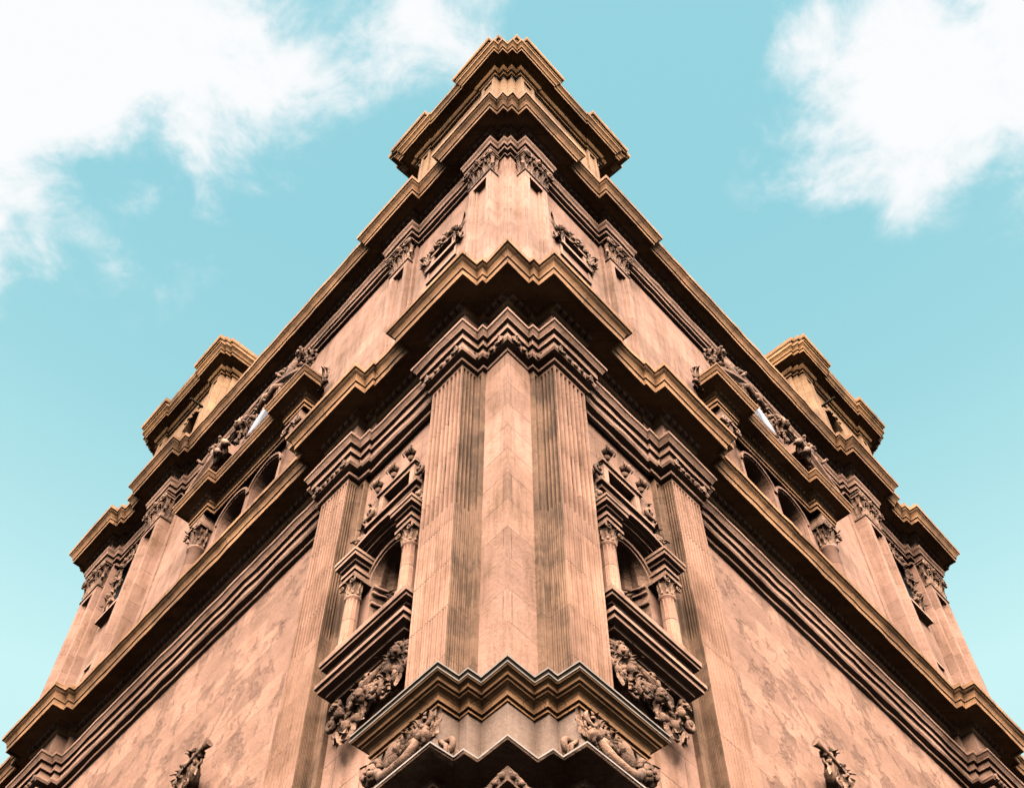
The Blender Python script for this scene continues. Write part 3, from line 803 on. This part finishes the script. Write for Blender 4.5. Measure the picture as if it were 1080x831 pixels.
# ---------------- niche with columns, arch and sill (main order, between the pilasters)
for s in (1, -1):
    # concave recess
    mb = MB()
    n = 14; r = 0.499; wc = -0.17
    rows = []
    for z_ in (12.8, 13.3, 13.8, 14.36):
        rows.append([(NA - r * math.cos(math.pi * k / n), wc - r * 1.15 * math.sin(math.pi * k / n), z_) for k in range(n + 1)])
    mb.grid(rows, smooth=True)
    rows = []
    for q in range(8):
        e = (math.pi / 2) * q / 7
        row = []
        for k in range(n + 1):
            a = math.pi * k / n
            f = 1 - (0.14 if k % 2 else 0) * math.cos(e) * (1 if 0 < k < n else 0)
            rr = r * math.cos(e) * f
            row.append((NA - rr * math.cos(a), wc - rr * 1.15 * math.sin(a), 14.36 + 0.46 * math.sin(e)))
        rows.append(row)
    mb.grid(rows)
    niche = sub(church, 'shell_niche', mb, 'carve', (s,), None)
    mb = MB(0.003)    # impost mouldings round the recess and along the wall
    for (zz, off, rr) in ((14.30, .05, .035), (14.18, .035, .028), (13.95, .03, .03)):
        mb.tube([(NA - (r - off) * math.cos(math.pi * k / n), wc - (r - off) * 1.15 * math.sin(math.pi * k / n), zz) for k in range(n + 1)], rr, 6)
    sub(niche, 'impost', mb, 'trim', (s,))
    for cu in (2.20, 3.62):
        c = MB(0.003)
        cw = 0.02
        c.lathe(cu, cw, [(0.17, 12.80), (0.17, 12.88), (0.15, 12.90), (0.165, 12.94), (0.135, 12.98)] + [(0.125 - 0.012 * t / 5, 13.0 + 0.98 * t / 5) for t in range(6)] + [(0.135, 14.0), (0.135, 14.03), (0.112, 14.04)], 16, flute=0)
        c2 = MB(0.0)
        nfl = 24
        rows = [[(cu + (0.128 - .01 * t / 6) * (1 - .09 * (k % 2)) * math.cos(2 * math.pi * k / nfl), cw + (0.128 - .01 * t / 6) * (1 - .09 * (k % 2)) * math.sin(2 * math.pi * k / nfl), 13.0 + .96 * t / 6) for k in range(nfl)] for t in range(7)]
        c.grid(rows, closed_c=True)
        col = sub(niche, 'column', c, 'shaft', (s,))
        k_ = MB()
        k_.lathe(cu, cw, [(0.115, 14.03), (0.12, 14.2), (0.16, 14.32)], 12)
        for j in range(8):
            a = 2 * math.pi * j / 8
            k_.leaf(cu + .1 * math.cos(a), cw + .1 * math.sin(a) + .02, 14.05, .2, .10, .5 * math.cos(a), .5 * max(0.2, math.sin(a)))
        for sg in (-1, 1): k_.scroll(cu + sg * .13, cw + .14, 14.27, .07, .02, 1.4, math.pi / 2, -sg, 12)
        k_.box(cu - .19, cu + .19, -.25, cw + .19, 14.32, 14.38)
        sub(col, 'capital', k_, 'carve', (s,))
        e = MB(0.004)
        for (o, za, zb) in ((.0, 14.38, 14.50), (.03, 14.50, 14.56), (.0, 14.56, 14.66), (.05, 14.66, 14.72), (.11, 14.72, 14.80), (.13, 14.80, 14.86)):
            e.box(cu - .15 - o, cu + .15 + o, -.25, cw + .15 + o, za, zb)
        sub(col, 'entablature_block', e, 'trim', (s,))
    mb = MB(0.004)
    archbar(mb, NA, .50, .62, 14.36, .46, .56, -.26, -.12)
    sub(niche, 'arch_ring', mb, 'trim', (s,))
    mb = MB(0.004)
    archbar(mb, NA, .90, 1.00, 14.74, .34, .44, -.26, .10, R(8), R(172), 18)
    archbar(mb, NA, .74, .86, 14.72, .28, .33, -.26, -.02, R(8), R(172), 18)
    sub(niche, 'hood', mb, 'trim', (s,), 'curved hood moulding over the niche')
    # upper small window with its frame and finials
    mb = MB(); mb.box(2.5, 3.45, -.9, -.35, 15.8, 16.7); wn = sub(church, 'small_window', mb, 'dark', (s,), None)
    mb = MB(0.004)
    for (a, b_, za, zb) in ((2.50, 2.62, 15.86, 16.62), (3.34, 3.46, 15.86, 16.62), (2.50, 3.46, 16.50, 16.60), (2.44, 3.52, 16.60, 16.68), (2.48, 3.48, 15.85, 15.95)):
        mb.box(a, b_, -.30, -.10 + (.04 if zb == 16.68 else 0) + .002 * za % .01, za, zb)
    mb.box(2.3, 3.62, -.28, -.04, 15.68, 15.78); mb.box(2.24, 3.70, -.28, .02, 15.78, 15.84)
    sub(wn, 'frame', mb, 'trim', (s,))
    for ux in (2.55, 3.02, 3.46):
        mb = MB()
        mb.ball((ux, -.02, 16.86), (.10, .10, .10), 2, .3, 10, 7); mb.lathe(ux, -.05, [(.03, 16.67), (.07, 16.72), (.03, 16.79)], 8)
        for k in range(5): mb.tube([(ux - .1 + .05 * k, .03, 16.78), (ux - .12 + .06 * k, .07, 16.86), (ux - .08 + .04 * k, .02, 16.95)], .014, 5)
        sub(wn, 'finial', mb, 'carve', (s,))
    for (ux, zz, rr, a0, sg) in ((3.66, 16.30, .16, 90, -1), (3.78, 15.98, .14, -90, 1), (2.34, 16.20, .12, 90, 1)):
        mb = MB(); mb.scroll(ux, -.10, zz, rr, rr * .29, 1.4, R(a0), sg); mb.leaf(ux, -.12, zz - rr, rr * 2.2, rr, 0, .3)
        sub(wn, 'scroll', mb, 'carve', (s,))
    # drapery / heads on the spandrels beside the hood
    mb = MB()
    foliage(mb, 3.80, -.08, 15.35, .30, .8, 12, 5); cherub(mb, 3.72, -.04, 15.55, .10, 2, False)
    foliage(mb, 2.15, -.08, 15.30, .30, .5, 7, 8)
    sub(niche, 'spandrel_carving', mb, 'carve', (s,))
    # sill: two projecting slabs with a carved band between
    mb = MB(0.006)
    def slab(u0, u1, wout, z0, z1, prof):
        for (o, a, b_) in prof: mb.box(u0 - o, u1 + o, -.3, wout + o, z0 + (z1 - z0) * a, z0 + (z1 - z0) * b_)
    slab(2.03, 3.82, .10, 12.46, 12.80, ((-.12, 0, .22), (-.03, .22, .38), (.02, .38, .55), (.10, .55, .72), (.13, .72, 1.0)))
    sl = sub(church, 'niche_sill', mb, 'trim', (s,), None)
    mb = MB(0.006)
    slab(2.03, 3.82, .10, 12.04, 12.34, ((-.10, 0, .25), (.0, .25, .5), (.10, .5, .78), (.14, .78, 1.0)))
    sub(sl, 'lower_slab', mb, 'trim', (s,))
    mb = MB(0.004); mb.box(2.10, 3.76, -.3, -.02, 12.33, 12.47)
    for ux in (2.3, 2.93, 3.56): mb.box(ux - .12, ux + .12, -.3, .06, 12.335, 12.465)
    for j in range(7): mb.ball((3.35 + j * .075, .04, 12.40), (.05, .06, .05), j, .7, 7, 5)
    for j in range(4): mb.ball((2.15 + j * .075, .04, 12.40), (.05, .06, .05), j, .7, 7, 5)
    sub(sl, 'carved_band', mb, 'carve', (s,))
    mb = MB()
    cherub(mb, 2.25, .0, 11.86, .125, 1); cherub(mb, 3.02, .0, 11.62, .13, 4); cherub(mb, 3.66, -.02, 11.86, .10, 6, False)
    foliage(mb, 2.25, -.04, 11.55, .5, .4, 20, 3); foliage(mb, 2.70, -.04, 11.8, .8, .35, 26, 9); foliage(mb, 3.30, -.04, 11.5, .6, .45, 26, 14)
    mb.scroll(3.72, -.02, 11.6, .12, .05, 1.5, math.pi / 2, 1); mb.scroll(2.65, .0, 11.5, .15, .05, 1.5, 0, -1)
    for i in range(6): mb.tube([(2.5 + i * .06, -.02, 11.95 - i * .02), (2.9 + i * .05, .06, 11.78 - i * .05), (3.35, .0, 11.80 - i * .06)], .035, 6)
    sub(sl, 'cherub_carving', mb, 'carve', (s,), 'carved cherub heads and wings under the sill')

# ---------------- upper order small window beside the corner
for s in (1, -1):
    mb = MB(); mb.box(2.45, 3.35, -1.2, -.68, 25.5, 26.3); wn = sub(church, 'small_window', mb, 'dark', (s,))
    mb = MB(0.004)
    for (a, b_, za, zb, p) in ((2.46, 2.56, 25.5, 26.26, -.50), (3.24, 3.34, 25.5, 26.26, -.50), (2.46, 3.34, 26.16, 26.26, -.48), (2.36, 3.44, 25.48, 25.60, -.44), (2.36, 2.44, 25.0, 25.48, -.50), (3.36, 3.44, 25.0, 25.48, -.50), (2.36, 3.44, 24.92, 25.02, -.48)):
        mb.box(a, b_, -.62, p, za, zb)
    sub(wn, 'frame', mb, 'trim', (s,))
    mb = MB()
    foliage(mb, 2.9, -.50, 26.42, 1.0, .26, 16, 21, .08); foliage(mb, 3.50, -.52, 26.0, .22, .9, 12, 22, .08); foliage(mb, 2.34, -.52, 26.1, .16, .8, 10, 23, .08)
    for i in range(6): mb.ball((2.5 + i * .16, -.46, 26.38 + .05 * math.sin(i * 1.9)), .07, i, .7, 8, 6)
    sub(wn, 'leaf_carving', mb, 'carve', (s,))
    # window of the end bay, and the sunk panel below it
    mb = MB(); mb.box(16.85, 17.95, -.55, -.49, 25.4, 27.3); w3 = sub(church, 'tall_window', mb, 'dark', (s,))
    mb = MB(0.004)
    for (a, b_, za, zb, p) in ((16.75, 16.85, 25.3, 27.4, -.36), (17.95, 18.05, 25.3, 27.4, -.36), (16.75, 18.05, 27.3, 27.4, -.35), (16.7, 18.1, 25.22, 25.34, -.30)):
        mb.box(a, b_, -.52, p, za, zb)
    sub(w3, 'frame', mb, 'trim', (s,))
    mb = MB(); foliage(mb, 17.7, -.36, 26.5, .6, 1.8, 26, 31, .1); foliage(mb, 17.3, -.36, 27.45, 1.0, .3, 12, 33, .1)
    sub(w3, 'leaf_carving', mb, 'carve', (s,))
    mb = MB(0.004); mb.box(16.9, 17.9, -.55, -.44, 22.2, 22.36); mb.box(16.9, 17.0, -.55, -.44, 22.36, 23.3); mb.box(17.8, 17.9, -.55, -.44, 22.36, 23.3); mb.box(16.9, 17.9, -.55, -.44, 23.3, 23.4)
    sub(church, 'wall_panel', mb, 'trim', (s,))

# ---------------- twin arched window under a hood with a broken pediment (upper order, middle bay)
for s in (1, -1):
    mb = MB(); mb.box(8.7, 11.2, -1.1, -.75, 20.5, 24.3); tw = sub(church, 'twin_window', mb, 'dark', (s,), None)
    mb = MB(0.004)
    for cx in (9.25, 10.65):
        archbar(mb, cx, .60, .70, 23.28, .52, .63, -.55, -.36)
        for sg in (-1, 1): mb.box(cx + sg * .65 - .05, cx + sg * .65 + .05, -.55, -.36, 20.6, 23.285)
    sub(tw, 'arch_frame', mb, 'wall', (s,))
    mb = MB(); mb.box(9.0, 11.0, -.75, -.62, 22.30, 22.36); 
    mb = MB(0.003)
    for cx in (9.25, 10.65):
        for sg in (-1, 1):
            mb.box(cx + sg * .22 - .02, cx + sg * .22 + .02, -.92, -.86, 20.6, 23.9)
    sub(tw, 'glazing_bar', mb, 'trim', (s,))
    mb = MB(); mb.box(9.62, 10.32, -.66, -.47, 22.55, 22.95); sub(tw, 'window_light_block', mb, 'marble', (s,))  # white block stands in for bright light at the window
    # columns
    for cu in (7.85, 12.05):
        c = MB(0.003)
        c.lathe(cu, -.32, [(0.24, 20.2), (0.21, 20.4), (0.20, 22.9), (0.23, 22.92), (0.23, 22.98), (0.19, 23.0)], 18)
        col = sub(tw, 'column', c, 'wall', (s,))
        k_ = MB()
        k_.lathe(cu, -.32, [(0.19, 22.98), (0.20, 23.3), (0.27, 23.55)], 14)
        for row in range(2):
            for j in range(9):
                a = 2 * math.pi * (j + row * .5) / 9
                k_.leaf(cu + .18 * math.cos(a), -.32 + .18 * math.sin(a), 23.0 + row * .22, .34, .15, .5 * math.cos(a), .55 * max(.1, math.sin(a)))
        for sg in (-1, 1): k_.scroll(cu + sg * .24, -.06, 23.50, .12, .035, 1.5, math.pi / 2, -sg, 14)
        k_.box(cu - .32, cu + .32, -.6, -.02, 23.58, 23.66); k_.box(cu - .25, cu + .25, -.6, -.10, 23.66, 24.06)
        sub(col, 'capital', k_, 'carve', (s,))
    PH = [(-0.62, 7.5), (-0.10, 8.25), (-0.32, 11.65), (-0.10, 12.40), (-0.62, 12.9)]
    prof_h = [(-0.02, 24.05), (0.02, 24.057), (0.02, 24.148), (0.06, 24.162), (0.06, 24.246), (0.1, 24.274), (0.02, 24.288), (0.02, 24.442), (0.07, 24.47), (0.08, 24.568), (0.14, 24.596), (0.16, 24.638), (0.36, 24.652), (0.36, 24.624), (0.39, 24.624), (0.4, 24.722), (0.42, 24.729), (0.46, 24.82), (0.48, 24.834), (0.48, 24.89), (-0.3, 24.96)]
    mb = MB(0.005)
    # the hood is its own stepped block: clip the flat ends that would run along the wall
    sweep(mb, PH, prof_h, 7.45, 0.5)
    hood = sub(church, 'window_hood', mb, 'cornice', (s,), None)
    mb = MB(); dentils(mb, [(-0.10, 8.25), (-0.32, 11.65), (-0.10, 12.40)], .08, 24.49, 24.56, .15, .08, .06, 7.5)
    sub(hood, 'dentil_band', mb, 'trim', (s,))
    # broken segmental pediment, left and right pieces
    for sg in (-1, 1):
        mb = MB(0.005); rows = []
        for i in range(9):
            t = i / 8
            uu = BX + sg * (2.56 - 1.45 * t); zz = 24.90 + 0.95 * math.sin(t * 1.25)
            rows.append([(uu, -.6, zz - .02), (uu, .06, zz - .02), (uu, .08, zz + .10), (uu, .18, zz + .12), (uu, .22, zz + .20), (uu, .30, zz + .26), (uu, .32, zz + .34), (uu, -.6, zz + .40)])
        mb.grid(rows); mb.add(rows[-1], [tuple(range(8))]); mb.add(rows[0], [tuple(range(8))])
        sub(hood, 'pediment_piece', mb, 'trim', (s,))
    # white marble medallion with its frame
    MX = 9.35
    mb = MB()
    rows = []
    for q in range(6):
        rr = q / 5
        rows.append([(MX + .86 * rr * math.cos(a_), .0 + .10 * (1 - rr * rr) - .12 * rr * math.sin(a_), 25.95 + .72 * rr * math.sin(a_)) for a_ in [2 * math.pi * k / 28 for k in range(28)]])
    mb.grid(rows, closed_c=True, smooth=True)
    sub(hood, 'marble_medallion', mb, 'marble', (s,), 'white marble oval shield')
    mb = MB()
    mb.tube([(MX + .92 * math.cos(2 * math.pi * k / 28), -.06 - .12 * math.sin(2 * math.pi * k / 28), 25.95 + .78 * math.sin(2 * math.pi * k / 28)) for k in range(29)], .06, 6)
    for k in range(14):
        a_ = 2 * math.pi * k / 14
        mb.scroll(MX + 1.08 * math.cos(a_), -.12, 25.95 + .95 * math.sin(a_), .15, .045, 1.3, a_, 1 if k % 2 else -1, 12)
    foliage(mb, BX, -.38, 27.6, 3.4, .7, 60, 41, .25); foliage(mb, BX - .2, -.2, 26.75, 3.2, .6, 44, 47, .25)
    for i in range(10): mb.ball((BX - 1.2 + i * .27, -.15, 27.15 + .15 * math.sin(i * 2.3)), (.11, .13, .11), i, .8, 8, 6)
    cherub(mb, BX - .9, .0, 27.2, .15, 11); cherub(mb, BX + 1.1, .0, 27.1, .15, 12)
    # curved ribbons
    for i in range(3): mb.tube([(BX - 1.9 + 3.6 * t / 10, -.12 + .03 * i, 26.9 + .45 * math.sin(math.pi * t / 10) + i * .12 + .05 * math.sin(t * 1.7 + i)) for t in range(11)], .045, 6)
    sub(hood, 'garland', mb, 'carve', (s,), 'carved garland and scrolls round the marble shield')
    for (uu, ln, sd_) in ((BX - 1.45, -.8, 3), (BX + 1.45, .8, 5)):
        mb = MB(); person_figure(mb, uu, .08, 25.75, 1.45, ln, sd_); foliage(mb, uu + ln * .7, .0, 26.1, 1.3, 1.0, 46, sd_ + 50, .3)
        foliage(mb, uu + ln * 1.7, -.3, 25.0, .5, .9, 12, sd_ + 70, .15)
        sub(hood, 'seated_figure', mb, 'carve', (s,))
    mb = MB(0.004); mb.box(BX + 2.0, BX + 2.7, -.6, -.05, 24.95, 25.6); mb.box(BX + 1.95, BX + 2.75, -.6, .0, 25.6, 25.7)
    sub(hood, 'end_block', mb, 'trim', (s,))

# ---------------- carvings on the pedestal frieze and under the ledge
for s in (1, -1):
    mb = MB()
    # rocaille shell, fruit festoon, oval boss and satyr mask over the pilaster front
    foliage(mb, .95, .38, 9.42, .35, .3, 14, 60, .08); mb.scroll(.92, .42, 9.5, .13, .04, 1.5, 0, 1); mb.ball((.95, .40, 9.36), (.12, .10, .12), 4, .7, 10, 7)
    for i in range(12): mb.ball((1.16 + .07 * (i % 4) + .02 * (i // 4), .42, 9.36 + .08 * (i // 4)), .055, i, .6, 8, 6)
    foliage(mb, 1.22, .38, 9.3, .4, .3, 14, 62, .08)
    mb.ball((1.52, .40, 9.42), (.17, .10, .20), 2, .12, 14, 9, .3)
    mb.tube([(1.05, .44, 9.3), (1.2, .48, 9.12), (1.42, .50, 9.05), (1.62, .48, 9.12), (1.8, .44, 9.35)], [.05, .07, .08, .07, .05], 8)
    cherub(mb, 1.90, .40, 9.36, .14, 8, False); foliage(mb, 1.88, .37, 9.2, .3, .5, 14, 63, .1)
    mb.scroll(1.62, .42, 9.2, .10, .03, 1.5, 0, 1); mb.scroll(1.92, .42, 9.02, .13, .04, 1.5, 2, 1)
    sub(ped, 'festoon', mb, 'carve', (s,))
    mb = MB()
    mb.scroll(.76, .22, 9.12, .15, .045, 1.5, 0, 1); mb.scroll(.74, .10, 8.98, .10, .035, 1.4, 2, -1)
    mb.ball((.78, .2, 9.0), (.09, .12, .12), 2, .7, 9, 7)
    for j in range(6): mb.tube([(.80, .06 + j * .05, 9.22), (.68, .07 + j * .05, 9.08), (.78, .1 + j * .03, 8.86)], .025, 6)
    sub(ped, 'rosette', mb, 'carve', (s,))
    mb = MB(0.004)
    archbar(mb, -(-.05) * TB + .0, .0001, .0002, 7, .1, .1, -.4, -.3) if False else None
    foliage(mb, .75, -.05, 7.75, .8, .5, 16, 71, .15)
    foliage(mb, 1.5, .35, 7.9, 1.0, .4, 12, 72, .1)
    sub(led, 'foliage_carving', mb, 'carve', (s,))
# arched crown at the corner below the ledge
mb = MB(0.003)
rows = []
for k in range(15):
    a = (math.pi / 2) * k / 14
    for _ in (0,): pass
    rows.append([(-(.05) * TB + .62 * math.sin(a), .05, 7.62 + .55 * math.cos(a)), (-(.16) * TB + .62 * math.sin(a), .16, 7.62 + .55 * math.cos(a)), (-(.16) * TB + .80 * math.sin(a), .16, 7.62 + .73 * math.cos(a)), (-(.05) * TB + .80 * math.sin(a), .05, 7.62 + .73 * math.cos(a))])
mb.grid(rows)
for k in range(9):
    a = (math.pi / 2) * (k + .5) / 9
    mb.ball((-(.17) * TB + .70 * math.sin(a) + .02, .17, 7.62 + .64 * math.cos(a)), (.05, .035, .045), k, 1.0, 8, 6)
sub(led, 'arched_crest', mb, 'carve', (1, -1))

# ---------------- helmeted trumpeter carved against the plain bay
for s, lab in ((1, 'carved stone bust with helmet, leaves and horn, on the plain wall right of the corner'), (-1, 'carved stone bust with helmet, leaves and horn, on the plain wall left of the corner')):
    mb = MB()
    u, w, z = 8.15, -.08, 13.48
    mb.ball((u, w + .05, z), (.17, .18, .20), 1, .1, 14, 10)
    mb.ball((u, w + .02, z + .06), (.20, .20, .17), 2, .3, 14, 8)
    foliage(mb, u, w + .06, z + .02, .34, .3, 14, 91, .1)
    mb.tube([(u, w - .16, z + .05), (u, w - .08, z + .24), (u, w + .08, z + .28), (u, w + .22, z + .16)], [.03, .05, .05, .03], 7)
    mb.ball((u, w + .22, z - .04), (.03, .04, .04), 0, 0, 6, 5); mb.ball((u, w + .18, z - .12), (.06, .04, .03), 0, 0, 6, 5)
    for sg in (-1, 1): mb.ball((u + sg * .07, w + .19, z + .02), (.028, .02, .02), 0, 0, 6, 5)
    mb.tube([(u, w, z - .12), (u + .02, w, z - .35), (u + .05, w - .02, z - .8), (u + .05, w - .02, z - 1.3)], [.09, .22, .27, .24], 14)
    for k in range(9): mb.tube([(u - .2 + k * .05, w + .12 + .05 * math.sin(k * 2.2), z - .3), (u - .24 + k * .062, w + .2 + .04 * math.sin(k * 1.7), z - .75), (u - .2 + k * .06, w + .17, z - 1.3)], [.035, .05, .04], 6)
    mb.tube([(u - .22, w, z - .35), (u - .42, w + .12, z - .15), (u - .36, w + .16, z + .20)], [.10, .09, .07], 9)
    for k in range(4): mb.tube([(u - .40 + k * .035, w + .2, z + .2), (u - .40 + k * .035, w + .24, z + .27), (u - .38 + k * .03, w + .18, z + .31)], .017, 5)
    mb.tube([(u - .36, w + .16, z + .22), (u - .40, w + .14, z + .28)], .06, 7)
    mb.tube([(u - .14, w + .24, z - .1), (u - .40, w + .24, z + .02), (u - .66, w + .20, z + .12), (u - .80, w + .18, z + .17)], [.025, .03, .045, .09], 9)
    mb.tube([(u + .25, w, z - .35), (u + .45, w + .1, z - .55), (u + .3, w + .22, z - .7)], [.10, .09, .06], 9)
    foliage(mb, u, w + .16, z - .45, .55, .5, 34, 95, .12); foliage(mb, u - .35, w + .12, z + .02, .5, .35, 14, 97, .1)
    st = mb.build('stone_bust', 'carve', None, (s,))
    pl = MB(); pl.box(u - .5, u + .6, -.32, .15, z - 1.5, z - 1.3)
    st['label'] = lab; st['category'] = 'statue'; st['group'] = 'stone busts on the plain bays'
    b_ = pl.build('bracket', 'trim', st, (s,))

# ---------------- main order niche heads etc. are done; roof caps close the top
mb = MB(); mb.add([(2.0, -1.0, 29.65), (19.6, -1.0, 29.65), (19.6, -9, 29.65), (2.0, -9, 29.65)], [(0, 1, 2, 3)])
for s in (1, -1): sub(church, 'roof', mb, 'wall', (s,))
